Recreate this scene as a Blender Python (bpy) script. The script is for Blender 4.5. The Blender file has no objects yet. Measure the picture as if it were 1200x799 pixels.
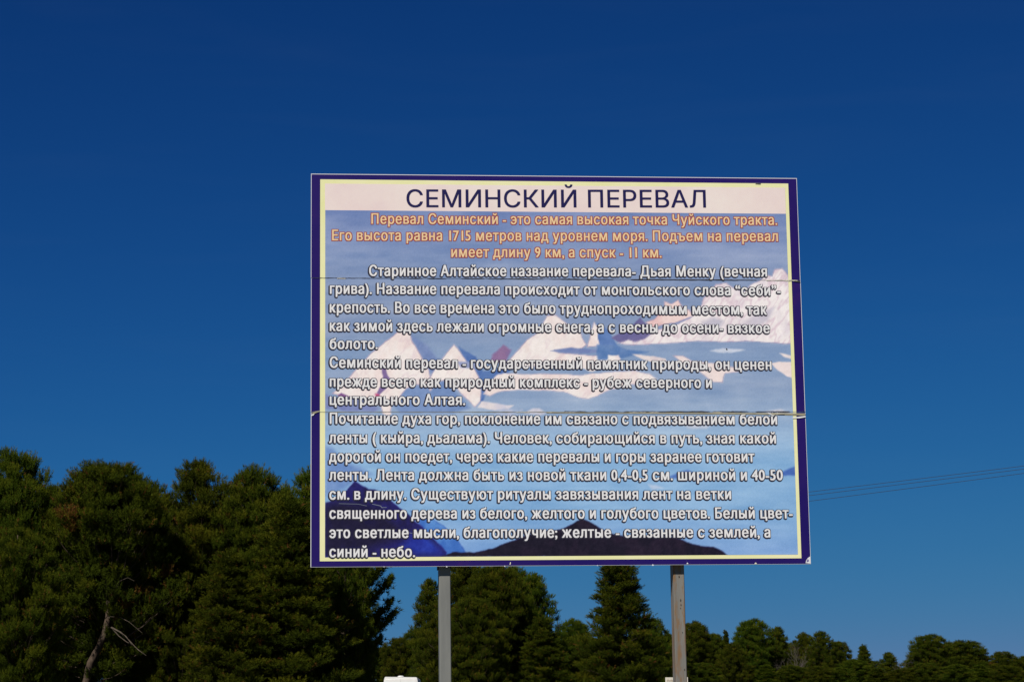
import bpy, math, random
import numpy as np
from mathutils import Vector

SC = bpy.context.scene
COL = SC.collection
RNG = np.random.default_rng(7)

# ------------------------------------------------------------------ camera
F_PX, PITCH, ROLL, EYE = 2667.6, 0.1743026, -0.0136173, 1.6
FW = Vector((0, math.cos(PITCH), math.sin(PITCH)))
U0 = Vector((0, -math.sin(PITCH), math.cos(PITCH)))
R0 = Vector((1, 0, 0))
RT = math.cos(ROLL) * R0 + math.sin(ROLL) * U0
UP = -math.sin(ROLL) * R0 + math.cos(ROLL) * U0
cam = bpy.data.cameras.new('camera')
cam.sensor_width = 36.0
cam.lens = F_PX / 1200 * 36.0
cam.clip_start = 0.1
cam.clip_end = 9000
co = bpy.data.objects.new('camera', cam)
COL.objects.link(co)
from mathutils import Matrix
co.matrix_world = Matrix(((RT.x, UP.x, -FW.x, 0), (RT.y, UP.y, -FW.y, 0), (RT.z, UP.z, -FW.z, EYE), (0, 0, 0, 1)))
SC.camera = co
EYEV = Vector((0, 0, EYE))

def ray(px, py):
    return FW + RT * ((px - 600) / F_PX) + UP * ((399.5 - py) / F_PX)

def at(px, py, Y):
    """point of the photograph's pixel at distance Y along the ground"""
    d = ray(px, py)
    return EYEV + d * (Y / d.y)

# ------------------------------------------------------------------ world, sun
SUN_EL, SUN_AZ = 46.0, 210.0
w = bpy.data.worlds.new('World')
SC.world = w
w.use_nodes = True
nt = w.node_tree
sky = nt.nodes.new('ShaderNodeTexSky')
sky.sky_type = 'NISHITA'
sky.sun_disc = False
sky.altitude = 6000
sky.air_density = 0.5
sky.dust_density = 0.0
sky.ozone_density = 6.0
sky.sun_elevation = math.radians(SUN_EL)
sky.sun_rotation = math.radians(SUN_AZ)
sep = nt.nodes.new('ShaderNodeSeparateColor')
cmb = nt.nodes.new('ShaderNodeCombineColor')
nt.links.new(sky.outputs[0], sep.inputs[0])
# polarised, contrasty colour of the film: one power curve a channel for the whole sky
def mnode(op, src, val=None):
    n = nt.nodes.new('ShaderNodeMath'); n.operation = op
    if op == 'SUBTRACT': n.inputs[0].default_value = val; nt.links.new(src, n.inputs[1]); return n.outputs[0]
    nt.links.new(src, n.inputs[0])
    if val is not None: n.inputs[1].default_value = val
    return n.outputs[0]
nt.links.new(mnode('MULTIPLY', mnode('POWER', sep.outputs[0], 1.67), 1.19*10*.1**1.67), cmb.inputs[0])
for ch, (a, c, g) in ((1, (.194, .1746, 1.58)), (2, (.366, .240, 1.40))):   # soft shoulder, as film has
    x = mnode('POWER', mnode('MULTIPLY', sep.outputs[ch], .1/c), g)
    e = mnode('SUBTRACT', mnode('EXPONENT', mnode('MULTIPLY', x, -1.0)), 1.0)
    nt.links.new(mnode('MULTIPLY', e, a*10), cmb.inputs[ch])
bg = nt.nodes['Background']
# very faint high cirrus all round the sky
tc = nt.nodes.new('ShaderNodeTexCoord'); mp = nt.nodes.new('ShaderNodeMapping'); mp.inputs['Scale'].default_value = (2.2, 2.2, 16); mp.inputs['Rotation'].default_value = (.03, .05, 0)
cn = nt.nodes.new('ShaderNodeTexNoise'); cn.inputs['Scale'].default_value = 3.0; cn.inputs['Detail'].default_value = 7; cn.inputs['Distortion'].default_value = .6
cr_ = nt.nodes.new('ShaderNodeMapRange'); cr_.inputs[1].default_value = .48; cr_.inputs[2].default_value = .80; cr_.inputs[3].default_value = 0; cr_.inputs[4].default_value = .010
nt.links.new(tc.outputs['Generated'], mp.inputs[0]); nt.links.new(mp.outputs[0], cn.inputs['Vector']); nt.links.new(cn.outputs[0], cr_.inputs[0])
mx = nt.nodes.new('ShaderNodeMix'); mx.data_type = 'RGBA'; mx.inputs[7].default_value = (2.6, 3.6, 4.6, 1)
nt.links.new(cr_.outputs[0], mx.inputs[0]); nt.links.new(cmb.outputs[0], mx.inputs[6])
nt.links.new(mx.outputs[2], bg.inputs[0])
bg.inputs[1].default_value = 0.1

sl = bpy.data.lights.new('sun', 'SUN')
sl.energy = 4.9
sl.angle = math.radians(0.5)
sl.color = (1.0, 0.95, 0.88)
so = bpy.data.objects.new('sun', sl)
COL.objects.link(so)
saz = math.radians(SUN_AZ)
sdir = Vector((math.sin(saz) * math.cos(math.radians(SUN_EL)), math.cos(saz) * math.cos(math.radians(SUN_EL)), math.sin(math.radians(SUN_EL))))
so.rotation_euler = sdir.to_track_quat('Z', 'Y').to_euler()
so.location = (-20, -40, 60)
vs = SC.view_settings
vs.view_transform = 'Standard'; vs.look = 'None'; vs.exposure = 0; vs.gamma = 1; vs.use_curve_mapping = False

# ------------------------------------------------------------------ helpers
def s2l(c):
    return tuple((x / 255 / 12.92 if x / 255 <= .04045 else ((x / 255 + .055) / 1.055) ** 2.4) for x in c)

def print_col(c, k=1.1):
    """ink colour from its sunlit look (paper white is about 0.8)"""
    return tuple(min(.9, v * k) for v in s2l(c))

def new_mat(name, col, rough=.6, metal=0.0, spec=.3):
    m = bpy.data.materials.new(name); m.use_nodes = True
    b = m.node_tree.nodes['Principled BSDF']
    b.inputs['Base Color'].default_value = (*col, 1)
    b.inputs['Roughness'].default_value = rough
    b.inputs['Metallic'].default_value = metal
    b.inputs['Specular IOR Level'].default_value = spec
    return m

def vary(m, stops, scale=8.0, detail=6.0, coord='Object', stretch=(1, 1, 1), bump=0.0, rough=None):
    """drive a material's colour by noise through a ramp: stops = [(pos, colour)]"""
    n = m.node_tree.nodes; l = m.node_tree.links
    b = n['Principled BSDF']
    tc = n.new('ShaderNodeTexCoord'); mp = n.new('ShaderNodeMapping'); mp.inputs['Scale'].default_value = stretch
    no = n.new('ShaderNodeTexNoise'); no.inputs['Scale'].default_value = scale; no.inputs['Detail'].default_value = detail
    no.inputs['Roughness'].default_value = .65
    r = n.new('ShaderNodeValToRGB')
    l.new(tc.outputs[coord], mp.inputs[0]); l.new(mp.outputs[0], no.inputs['Vector']); l.new(no.outputs[0], r.inputs[0])
    el = r.color_ramp.elements
    while len(el) < len(stops): el.new(.5)
    for e, (p, c) in zip(el, stops): e.position = p; e.color = (*c, 1)
    l.new(r.outputs[0], b.inputs['Base Color'])
    if bump:
        bp = n.new('ShaderNodeBump'); bp.inputs['Strength'].default_value = bump; bp.inputs['Distance'].default_value = .01
        l.new(no.outputs[0], bp.inputs['Height']); l.new(bp.outputs[0], b.inputs['Normal'])
    return m

def mesh_np(name, V, F, mats=(), smooth=False, fmat=None):
    me = bpy.data.meshes.new(name)
    me.from_pydata([tuple(v) for v in V], [], [tuple(f) for f in F])
    for m in mats: me.materials.append(m)
    if smooth: me.polygons.foreach_set('use_smooth', [True] * len(me.polygons))
    if fmat is not None: me.polygons.foreach_set('material_index', fmat)
    me.update()
    return me

def tri_mesh(name, T, mat):
    """T: (n,3,3) float array of loose triangles, built fast"""
    n = len(T)
    me = bpy.data.meshes.new(name)
    me.vertices.add(3 * n); me.loops.add(3 * n); me.polygons.add(n)
    me.vertices.foreach_set('co', T.reshape(-1).astype(np.float32))
    me.loops.foreach_set('vertex_index', np.arange(3 * n, dtype=np.int32))
    me.polygons.foreach_set('loop_start', np.arange(0, 3 * n, 3, dtype=np.int32))
    me.materials.append(mat)
    me.update(calc_edges=True)
    return me

def link(name, data, parent=None, loc=None, rot=None):
    o = bpy.data.objects.new(name, data); COL.objects.link(o)
    if parent is not None: o.parent = parent
    if loc is not None: o.location = loc
    if rot is not None: o.rotation_euler = rot
    return o

def tag(o, label=None, cat=None, group=None, kind=None):
    if label: o['label'] = label
    if cat: o['category'] = cat
    if group: o['group'] = group
    if kind: o['kind'] = kind
    return o

class MB:
    def __init__(s): s.v = []; s.f = []
    def box(s, a, b, bev=0.0):
        (x0, y0, z0), (x1, y1, z1) = a, b
        if bev <= 0:
            k = len(s.v)
            s.v += [(x0,y0,z0),(x1,y0,z0),(x1,y1,z0),(x0,y1,z0),(x0,y0,z1),(x1,y0,z1),(x1,y1,z1),(x0,y1,z1)]
            s.f += [tuple(k+i for i in q) for q in ((0,3,2,1),(4,5,6,7),(0,1,5,4),(1,2,6,5),(2,3,7,6),(3,0,4,7))]
        else:   # box with chamfered long (z) edges
            k = len(s.v)
            ring = [(x0+bev,y0),(x1-bev,y0),(x1,y0+bev),(x1,y1-bev),(x1-bev,y1),(x0+bev,y1),(x0,y1-bev),(x0,y0+bev)]
            for z in (z0, z1): s.v += [(x, y, z) for x, y in ring]
            for i in range(8):
                j = (i+1) % 8; s.f.append((k+i, k+j, k+8+j, k+8+i))
            s.f.append(tuple(k+i for i in reversed(range(8)))); s.f.append(tuple(k+8+i for i in range(8)))
    def tube(s, pts, rad, n=6, cap=True):
        pts = [Vector(p) for p in pts]
        if not hasattr(rad, '__len__'): rad = [rad]*len(pts)
        k = len(s.v); u = None
        for i, p in enumerate(pts):
            t = (pts[min(i+1, len(pts)-1)] - pts[max(i-1, 0)]).normalized()
            if u is None:
                u = t.cross(Vector((0, 0, 1)));
                if u.length < .2: u = t.cross(Vector((1, 0, 0)))
            u = (u - t*u.dot(t)).normalized(); q = t.cross(u)
            for j in range(n):
                a = 2*math.pi*j/n
                s.v.append(tuple(p + (u*math.cos(a) + q*math.sin(a))*rad[i]))
        for i in range(len(pts)-1):
            for j in range(n):
                a = k+i*n+j; b = k+i*n+(j+1) % n
                s.f.append((a, b, b+n, a+n))
        if cap:
            s.f.append(tuple(k+j for j in reversed(range(n)))); s.f.append(tuple(k+(len(pts)-1)*n+j for j in range(n)))
    def prism_xz(s, outline, y0, y1):
        """outline in x,z (counter-clockwise seen from -y) extruded from y0 to y1"""
        k = len(s.v); n = len(outline)
        s.v += [(x, y0, z) for x, z in outline] + [(x, y1, z) for x, z in outline]
        s.f.append(tuple(k+i for i in range(n))); s.f.append(tuple(k+n+i for i in reversed(range(n))))
        for i in range(n):
            j = (i+1) % n; s.f.append((k+j, k+i, k+n+i, k+n+j))
    def build(s, name, mat, parent=None, smooth=False):
        return link(name, mesh_np(name, s.v, s.f, (mat,), smooth), parent)

def empty(name, loc, rz=0):
    o = bpy.data.objects.new(name, None); COL.objects.link(o)
    o.location = loc; o.rotation_euler = (0, 0, rz); o.empty_display_size = .3
    return o

def ground_z(x, y):
    def ss(a, b, t):
        t = min(1, max(0, (t-a)/(b-a))); return t*t*(3-2*t)
    if y < 12: z = 0.0
    elif y < 133: z = 3.0 * ((y-12)/121)**1.15
    elif y < 330: z = 3.0 + 2.2*math.sin((y-133)/197*math.pi/2)
    else: z = 5.2 - 4.0*ss(330, 1500, y)
    return z

# ------------------------------------------------------------------ ground
gm = new_mat('ground_earth_and_grass', (.1, .1, .05), .9)
vary(gm, [(.3, (.035, .05, .018)), (.5, (.07, .075, .03)), (.62, (.13, .11, .065)), (.75, (.19, .165, .12))], scale=.35, detail=12, bump=.6)
xs = np.unique(np.concatenate([np.linspace(-60, 60, 61), np.linspace(-300, 300, 41), np.linspace(-3500, 3500, 29)]))
ys = np.unique(np.concatenate([np.linspace(-40, 340, 96), np.linspace(-600, 1500, 43), np.linspace(1500, 6000, 10)]))
gv = []
for y in ys:
    for x in xs:
        z = ground_z(x, y) + (0.05*math.sin(x*.7+y*.31)*math.sin(y*.53-x*.2) if abs(x) < 200 and 16 < y < 400 else 0)
        gv.append((x, y, z))
nx = len(xs); gf = [(j*nx+i, j*nx+i+1, (j+1)*nx+i+1, (j+1)*nx+i) for j in range(len(ys)-1) for i in range(nx-1)]
tag(link('ground', mesh_np('ground', gv, gf, (gm,), True)), kind='structure')

# ------------------------------------------------------------------ the information sign
SX, SY, SZ, YAW, SW, SH = -1.20776831, 13.4501283, 2.63183728, 0.0933620, 3.0, 2.38477
UX = Vector((math.cos(YAW), math.sin(YAW), 0)); NRM = Vector((math.sin(YAW), -math.cos(YAW), 0))
SO = Vector((SX, SY, SZ))

def uv(px, py):
    """pixel -> (u, v) metres on the face of the board"""
    d = ray(px, py)
    t = (SO - EYEV).dot(NRM) / d.dot(NRM)
    P = EYEV + d*t - SO
    return P.dot(UX), P.z

# local frame of the sign: x along the board, y into depth, z up; origin on the ground under the board's left end
GZ = 0.0
sign = empty('information_sign', (SX, SY, GZ), YAW)
tag(sign, 'large information board with Cyrillic text over a snowy mountain picture, on two grey posts', 'sign')

alu = new_mat('white_sheet_edge', (.72, .73, .74), .45)
backm = new_mat('grey_sheet_back', (.35, .36, .37), .6)
purple = new_mat('purple_print', print_col((42, 18, 100)), .35, spec=.35)
vary(purple, [(.35, print_col((26, 12, 88))), (.58, print_col((36, 18, 92))), (.76, print_col((60, 24, 92)))], scale=1.6, detail=8)
yellow = new_mat('pale_yellow_print', print_col((226, 226, 152)), .35)
vary(yellow, [(.3, print_col((220, 220, 158))), (.7, print_col((230, 226, 182)))], scale=3, detail=6)
header = new_mat('pinkish_white_print', print_col((226, 210, 204)), .35)
vary(header, [(.3, print_col((220, 200, 198))), (.5, print_col((226, 210, 204))), (.7, print_col((230, 220, 212)))], scale=2.2, detail=7)
white_ink = new_mat('white_letter_print', print_col((220, 219, 219)), .4)
dark_ink = new_mat('dark_letter_print', print_col((44, 42, 56)), .4)
cream_ink = new_mat('cream_letter_print', print_col((226, 196, 150)), .4)
rust_ink = new_mat('brick_red_letter_print', print_col((150, 66, 66)), .4)
navy_ink = new_mat('navy_letter_print', print_col((28, 24, 74)), .4)
crackm = new_mat('dark_film_crack', (.035, .032, .035), .8)  # near-black of the joint cracks and small dark marks in the film
creamm = new_mat('torn_film_edge', (.72, .68, .55), .6)
tanm = new_mat('exposed_backing', (.26, .24, .16), .8)
vary(tanm, [(.3, (.24, .22, .15)), (.7, (.44, .41, .29))], scale=14, detail=6, stretch=(1, 1, 4))

def quad_strip(name, mat, parent, rects, yoff):
    """flat pieces (u0,v0,u1,v1) in the board plane, yoff metres in front of the board face"""
    V = []; F = []
    for (u0, v0, u1, v1) in rects:
        k = len(V)
        V += [(u0, -yoff, v0), (u1, -yoff, v0), (u1, -yoff, v1), (u0, -yoff, v1)]
        F.append((k, k+1, k+2, k+3))
    return link(name, mesh_np(name, V, F, (mat,)), parent)

# key heights (v) of the two joints and of the printed fields
vj1 = uv(650, 327.2)[1]
vj2 = uv(650, 482.5)[1]
E0 = .0032
bx0, bx1 = .0, SW
yl0 = uv(375, 430)[0]; yl1 = uv(381, 430)[0]
yr1 = (uv(923.5, 230)[0] + uv(939.5, 645)[0])/2; yr0 = (uv(919.8, 230)[0] + uv(935.2, 645)[0])/2
yt1 = uv(600, 211.8+.6)[1]; yt0 = uv(600, 217.3)[1]
hb = uv(600, 248.2)[1]
yb0 = uv(600, 655.9)[1]; yb1 = uv(600, 651.4)[1]
panels = []
specs = [('panel', vj1+.0015, SH), ('panel', vj2+.0015, vj1-.0015), ('panel', 0.0, vj2-.0015)]
TH = .012
for i, (nm, v0, v1) in enumerate(specs):
    e = MB(); dx = (0.0, .001, .0015)[i]
    e.box((bx0+dx, 0, v0), (bx1+dx, TH, v1))
    p = e.build('panel', alu, sign); p.location = (0, 0, SZ)
    panels.append((p, v0, v1))

# ---- the painted landscape printed on the board, evaluated in the photograph's own pixel grid
def vnoise(x, y, seed):
    r = np.random.default_rng(seed); G = r.random((64, 64))
    xi = np.floor(x).astype(int); yi = np.floor(y).astype(int); fx = x-xi; fy = y-yi
    fx = fx*fx*(3-2*fx); fy = fy*fy*(3-2*fy)
    g = lambda a, b: G[a % 64, b % 64]
    return (g(xi, yi)*(1-fx)+g(xi+1, yi)*fx)*(1-fy)+(g(xi, yi+1)*(1-fx)+g(xi+1, yi+1)*fx)*fy
def fbm(x, y, s, seed, o=4):
    t = 0; a = 1; n = 0
    for k in range(o):
        t = t + a*vnoise(x/s*2**k+13.7*k, y/s*2**k+5.1*k, seed+k); n += a; a *= .55
    return t/n

def sdf(poly, X, Y):
    P = np.array(poly, float); D = np.full(X.shape, 1e9); ins = np.zeros(X.shape, bool)
    for a, b in zip(P, np.roll(P, -1, 0)):
        ex, ey = b-a; wx = X-a[0]; wy = Y-a[1]
        t = np.clip((wx*ex+wy*ey)/(ex*ex+ey*ey+1e-9), 0, 1)
        D = np.minimum(D, (wx-ex*t)**2+(wy-ey*t)**2)
        c = ((a[1] <= Y) != (b[1] <= Y))
        with np.errstate(divide='ignore', invalid='ignore'):
            c &= (X < (b[0]-a[0])*(Y-a[1])/(b[1]-a[1]+1e-12)+a[0])
        ins ^= c
    D = np.sqrt(D)
    return np.where(ins, -D, D)

BIGSNOW = (236, 229, 228)
CREAM, PINKW = (236, 228, 224), (232, 216, 212)
SHAPES = [  # polygon, colour, second colour (noise), edge softness, outline colour or None
    ([(381,523),(388,524),(396,531),(402,541),(420,546),(436,556),(420,562),(400,574),(381,580)], (104,136,190), (122,152,200), 3, None),
    ([(782,560),(796,553),(806,550),(816,556),(835,560),(812,562)], (78,112,180), (92,124,190), 1.5, None),
    ([(905,557),(920,551),(933,546),(935,557)], (70,104,176), (92,124,190), 1.2, None),
    ([(381,462),(389,465),(400,467),(425,468),(445,478),(440,482),(400,481),(381,478)], (116,124,176), (128,140,184), 2, None),
    ([(574,424),(577,416),(590,404),(599,410),(593,425)], (126,106,152), (142,112,150), 1.2, None),
    ([(481,392),(500,404),(512,420),(524,424),(510,440),(500,432)], (112,132,178), (122,140,182), 2, None),
    ([(537,406),(558,418),(566,436),(590,430),(604,428),(590,442),(573,452),(566,470),(563,476),(558,450),(548,430)], (78,108,168), (92,122,176), 1, None),
    ([(460,474),(474,456),(508,446),(520,446),(536,462),(552,478),(530,484),(470,484)], (112,138,184), (122,146,190), 2, None),
    ([(389,461),(404,447),(418,432),(436,412),(456,397),(468,387),(480,388),(483,400),(492,414),(497,423),(503,434),(504,442),(500,452),(487,450),(476,456),(468,466),(459,476),(457,485),(449,485),(446,476),(424,466),(401,466),(394,462)], CREAM, PINKW, .5, (116,92,140)),
    ([(447,430),(451,428),(454,440),(460,446),(452,456),(443,464),(441,460),(449,448)], (142,118,160), (120,100,150), .7, None),
    ([(395,462),(400,460),(410,465),(402,468)], (128,86,140), (142,112,150), .7, None),
    ([(439,461),(444,462),(446,465),(440,465)], (190,80,120), (180,70,120), .8, None),
    ([(504,442),(512,428),(524,412),(532,403),(540,413),(547,424),(556,432),(561,441),(564,458),(563,470),(557,477),(550,471),(540,462),(532,452),(519,446),(511,450),(505,459),(500,451)], CREAM, PINKW, .5, (104,92,146)),
    ([(536,424),(556,424),(560,431),(540,431)], (140,150,188), (150,160,196), 1.2, None),
    ([(593,427),(598,420),(606,411),(618,397),(629,390),(635,381),(641,370),(651,369),(660,376),(669,383),(679,387),(684,398),(688,404),(682,409),(660,410),(650,410),(655,413),(690,416),(718,417),(722,428),(690,432),(640,430),(600,430)], CREAM, PINKW, .5, (106,92,146)),
    ([(692,388),(696,377),(701,384),(702,398),(704,406),(688,407),(690,398)], CREAM, PINKW, .6, (106,92,146)),
    ([(700,378),(708,383),(716,392),(724,406),(716,416),(704,412),(701,394)], (84,116,172), (98,128,182), .8, None),
    ([(645,411),(668,407),(690,409),(720,410),(740,411),(690,414),(668,414)], (126,140,182), (112,128,176), .8, None),
    ([(700,404),(722,404),(735,410),(760,412),(722,422),(700,422),(699,412)], (88,122,174), (108,136,182), 1.2, None),
    ([(716,396),(738,384),(750,372),(757,380),(768,388),(757,398),(742,402),(727,402)], (104,100,148), (116,108,152), .9, None),
    ([(756,378),(766,374),(777,364),(779,353),(787,356),(795,351),(800,360),(808,363),(814,372),(790,378),(764,384)], (232,208,204), (226,190,188), .6, (126,104,150)),
    ([(790,380),(812,370),(820,364),(828,366),(800,384),(788,388)], (112,128,176), (124,138,182), .8, None),
    ([(724,402),(736,398),(744,401),(756,396),(768,387),(790,381),(808,373),(820,362),(824,349),(832,342),(839,333),(851,331),(862,339),(872,341),(880,334),(890,329),(899,322),(905,323),(908,315),(917,314),(923,322),(928,332),(932,404),(915,402),(880,400),(850,401),(820,400),(790,402),(760,404),(742,405),(732,404)], BIGSNOW, (220,210,216), .6, (118,104,150)),
    ([(822,378),(836,372),(848,376),(842,386),(828,392)], (188,186,200), (200,192,204), 2.5, None),
    ([(868,380),(890,366),(908,360),(900,376),(880,388),(866,390)], (196,190,202), (206,196,206), 2.5, None),
    ([(832,411),(845,408),(862,408.5),(873,410),(860,412.5),(840,413)], (196,204,220), (206,210,222), 1, None),
    ([(741,415),(752,416),(768,418),(780,420),(782,424),(764,424),(750,420)], (226,214,212), (214,200,204), .7, None),
    ([(913,414),(930,417),(931,421),(918,418)], (226,214,212), (214,200,204), .7, None),
    ([(788,416),(800,417),(812,423),(834,425),(860,430),(872,432),(864,436),(850,438),(847,448),(836,448),(828,442),(818,434),(800,426)], (230,216,214), PINKW, .6, (126,118,160)),
    ([(903,426),(912,424),(930,424),(933,445),(922,441),(912,434)], (230,216,214), PINKW, .6, None),
    ([(712,416),(724,416),(727,421),(722,426),(712,424)], CREAM, PINKW, .8, None),
    ([(681,417),(698,418),(702,432),(694,436),(682,432)], CREAM, PINKW, .8, None),
    ([(566,462),(572,450),(582,439),(592,437),(618,438),(650,438),(680,439),(710,436),(744,434),(762,438),(770,444),(756,449),(734,452),(716,457),(700,464),(690,467),(676,466),(660,459),(640,458),(610,457),(588,459),(574,464)], CREAM, PINKW, .6, (130,130,172)),
    ([(560,477),(564,470),(574,471),(588,474),(602,475),(596,479),(580,481)], (222,214,216), (204,200,212), .9, None),
    ([(614,484),(624,478),(632,478),(640,484),(632,487)], (204,202,214), (190,192,210), 1.5, None),
    ([(577,485),(590,478),(612,480),(600,490)], (160,176,204), (190,192,210), 2.5, None),
    ([(448,484),(458,482),(459,486),(453,487)], CREAM, PINKW, .8, None),
    ([(893,483),(908,480),(915,479),(922,482),(926,484),(905,485)], (204,204,214), (186,190,208), 1.2, None),
    ([(800,497),(818,494),(834,497),(828,502),(806,502)], (190,198,214), (170,186,210), 2, None),
    ([(664,494),(686,494),(696,498),(676,500)], (184,194,214), (170,186,210), 2, None),
    ([(759,567),(768,568),(778,572),(764,573)], (180,198,222), (160,184,216), 1.5, None),
    ([(480,598),(492,601),(506,607),(520,616),(533,627),(541,639),(547,648),(535,651),(518,651),(505,632)], (62,108,186), (96,146,206), .7, (48,70,160)),
    ([(381,589),(392,585),(402,578),(410,570),(416,563.5),(424,569),(432,573),(441,574),(452,581),(462,590),(478,602),(490,613),(505,627),(518,640),(524,647),(520,653),(381,653)], (34,30,96), (28,22,66), .5, (52,44,148)),
    ([(381,592),(400,588),(425,590),(444,596),(455,606),(468,616),(470,630),(440,640),(400,648),(381,648)], (28,22,50), (26,20,62), 6, None),
    ([(470,640),(488,622),(502,630),(515,641),(518,649),(490,650)], (34,46,142), (40,60,164), 5, None),
    ([(516,652),(524,649),(533,646.5),(556,647),(578,642),(598,634),(620,626),(645,622),(660,619),(672,613),(682,607),(690,611),(702,618),(716,625),(735,629),(770,628),(792,629),(806,635),(822,640),(836,641),(846,645),(854,652)], (26,20,34), (36,26,42), .5, (38,32,96)),
]
def paint(X, Y):
    wx = X + (fbm(X, Y, 9, 5)-.5)*2.2; wy = Y + (fbm(X, Y, 9, 31)-.5)*2.2
    keys = [(247,(104,130,184)),(262,(114,138,188)),(300,(118,144,190)),(340,(124,148,188)),(385,(124,148,188)),(415,(120,150,192)),(450,(132,158,196)),(485,(134,164,202)),(510,(144,178,214)),(545,(132,174,214)),(600,(128,170,212)),(655,(130,166,216))]
    ks = [k[0] for k in keys]
    A = np.stack([np.interp(Y, ks, [k[1][c] for k in keys]) for c in range(3)], -1)
    A = A+np.interp(Y, [480, 540], [1, .25])[..., None]*np.array([11, 4, -4])
    n = fbm(X*.5, Y*1.3, 26, 60, 5)-.5
    n2 = fbm(X*.25, Y*2.2, 12, 90, 4)-.5
    A = A + n[..., None]*np.array([44, 34, 22]) + n2[..., None]*np.array([20, 16, 10])
    nn = np.clip((fbm(X, Y*.8, 14, 120, 4)-.42)*3.4, 0, 1)
    fine = fbm(X, Y, 4, 200, 3)-.5
    for poly, c1, c2, soft, outl in SHAPES:
        p = np.array(poly); m = (X > p[:, 0].min()-8) & (X < p[:, 0].max()+8) & (Y > p[:, 1].min()-8) & (Y < p[:, 1].max()+8)
        if not m.any(): continue
        d = sdf(poly, wx[m], wy[m])
        a = np.clip(.5-d/(2*soft), 0, 1)[:, None]
        col = np.array(c1)*(1-nn[m][:, None]) + np.array(c2)*nn[m][:, None] + fine[m][:, None]*14
        if c1 in (CREAM, BIGSNOW):   # faint fissures of rose and lilac in the snow
            fis = np.clip(1-np.abs(fbm(X[m]*1.4+Y[m]*.9, Y[m]*.5-X[m]*.3, 16, 300, 3)-.5)*16, 0, 1)[:, None]*(.5 if c1 == BIGSNOW else .22)
            col = col*(1-fis)+np.array((196, 164, 182))*fis
        if outl is not None:
            o = np.clip(1-np.abs(d+.3)/.9, 0, 1)[:, None]*.6
            col = col*(1-o)+np.array(outl)*o
            a = np.maximum(a, np.clip(1-np.abs(d)/.8, 0, 1)[:, None]*.6)
        A[m] = A[m]*(1-a)+col*a
    A = A + ((np.random.default_rng(3).random(X.shape)-.5)*7)[..., None]
    return np.clip(A, 4, 250)

pic = bpy.data.materials.new('landscape_print'); pic.use_nodes = True
_n = pic.node_tree.nodes; _b = _n['Principled BSDF']
_a = _n.new('ShaderNodeVertexColor'); _a.layer_name = 'ink'
pic.node_tree.links.new(_a.outputs[0], _b.inputs['Base Color'])
_b.inputs['Roughness'].default_value = .35; _b.inputs['Specular IOR Level'].default_value = .35

def to_px(u, v):
    """(u,v) arrays on the board -> photograph pixels"""
    P = np.stack([SX+u*UX.x, SY+u*UX.y, SZ-EYE+v+0*u], -1)
    d = P @ np.array(FW)
    return 600+F_PX*(P @ np.array(RT))/d, 399.5-F_PX*(P @ np.array(UP))/d

pu0, pu1, pv0, pv1 = yl1, yr0, yb1, hb
STEP = .0054
for i, (p, v0, v1) in enumerate(panels):
    a, b = max(v0, pv0), min(v1, pv1)
    U = np.linspace(pu0, pu1, int((pu1-pu0)/STEP)); Vv = np.linspace(a, b, max(2, int((b-a)/STEP)))
    G, H = np.meshgrid(U, Vv)
    X, Y = to_px(G, H)
    C = paint(X, Y)/255.0
    C = np.where(C <= .04045, C/12.92, ((C+.055)/1.055)**2.4)*1.1
    nv, nu = G.shape
    co_ = np.stack([G, np.full(G.shape, -.0020), H], -1).reshape(-1, 3)
    idx = np.arange(nv*nu).reshape(nv, nu)
    q = np.stack([idx[:-1, :-1], idx[:-1, 1:], idx[1:, 1:], idx[1:, :-1]], -1).reshape(-1, 4)
    me = bpy.data.meshes.new('landscape_print')
    me.vertices.add(len(co_)); me.loops.add(q.size); me.polygons.add(len(q))
    me.vertices.foreach_set('co', co_.reshape(-1).astype(np.float32))
    me.loops.foreach_set('vertex_index', q.reshape(-1).astype(np.int32))
    me.polygons.foreach_set('loop_start', np.arange(0, q.size, 4, dtype=np.int32))
    me.materials.append(pic); me.update(calc_edges=True)
    at_ = me.color_attributes.new('ink', 'FLOAT_COLOR', 'POINT')
    at_.data.foreach_set('color', np.concatenate([C.reshape(-1, 3), np.ones((len(co_), 1))], 1).astype(np.float32).reshape(-1))
    link('landscape_print', me, p)
    # purple border sheet and pale yellow line of this panel
    top = v1-.004 if i == 0 else v1; bot = v0+.002 if i == 2 else v0
    quad_strip('border_print', purple, p, [(bx0+E0+.001*i, bot, bx1-E0+.001*i, top)], .0007)
    quad_strip('yellow_line_print', yellow, p, [(yl0, max(bot, yb0), yr1, min(top, yt1))], .0013)
    if i == 0:
        quad_strip('header_print', header, p, [(yl1-.002, hb, yr0, yt0)], .0019)

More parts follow.
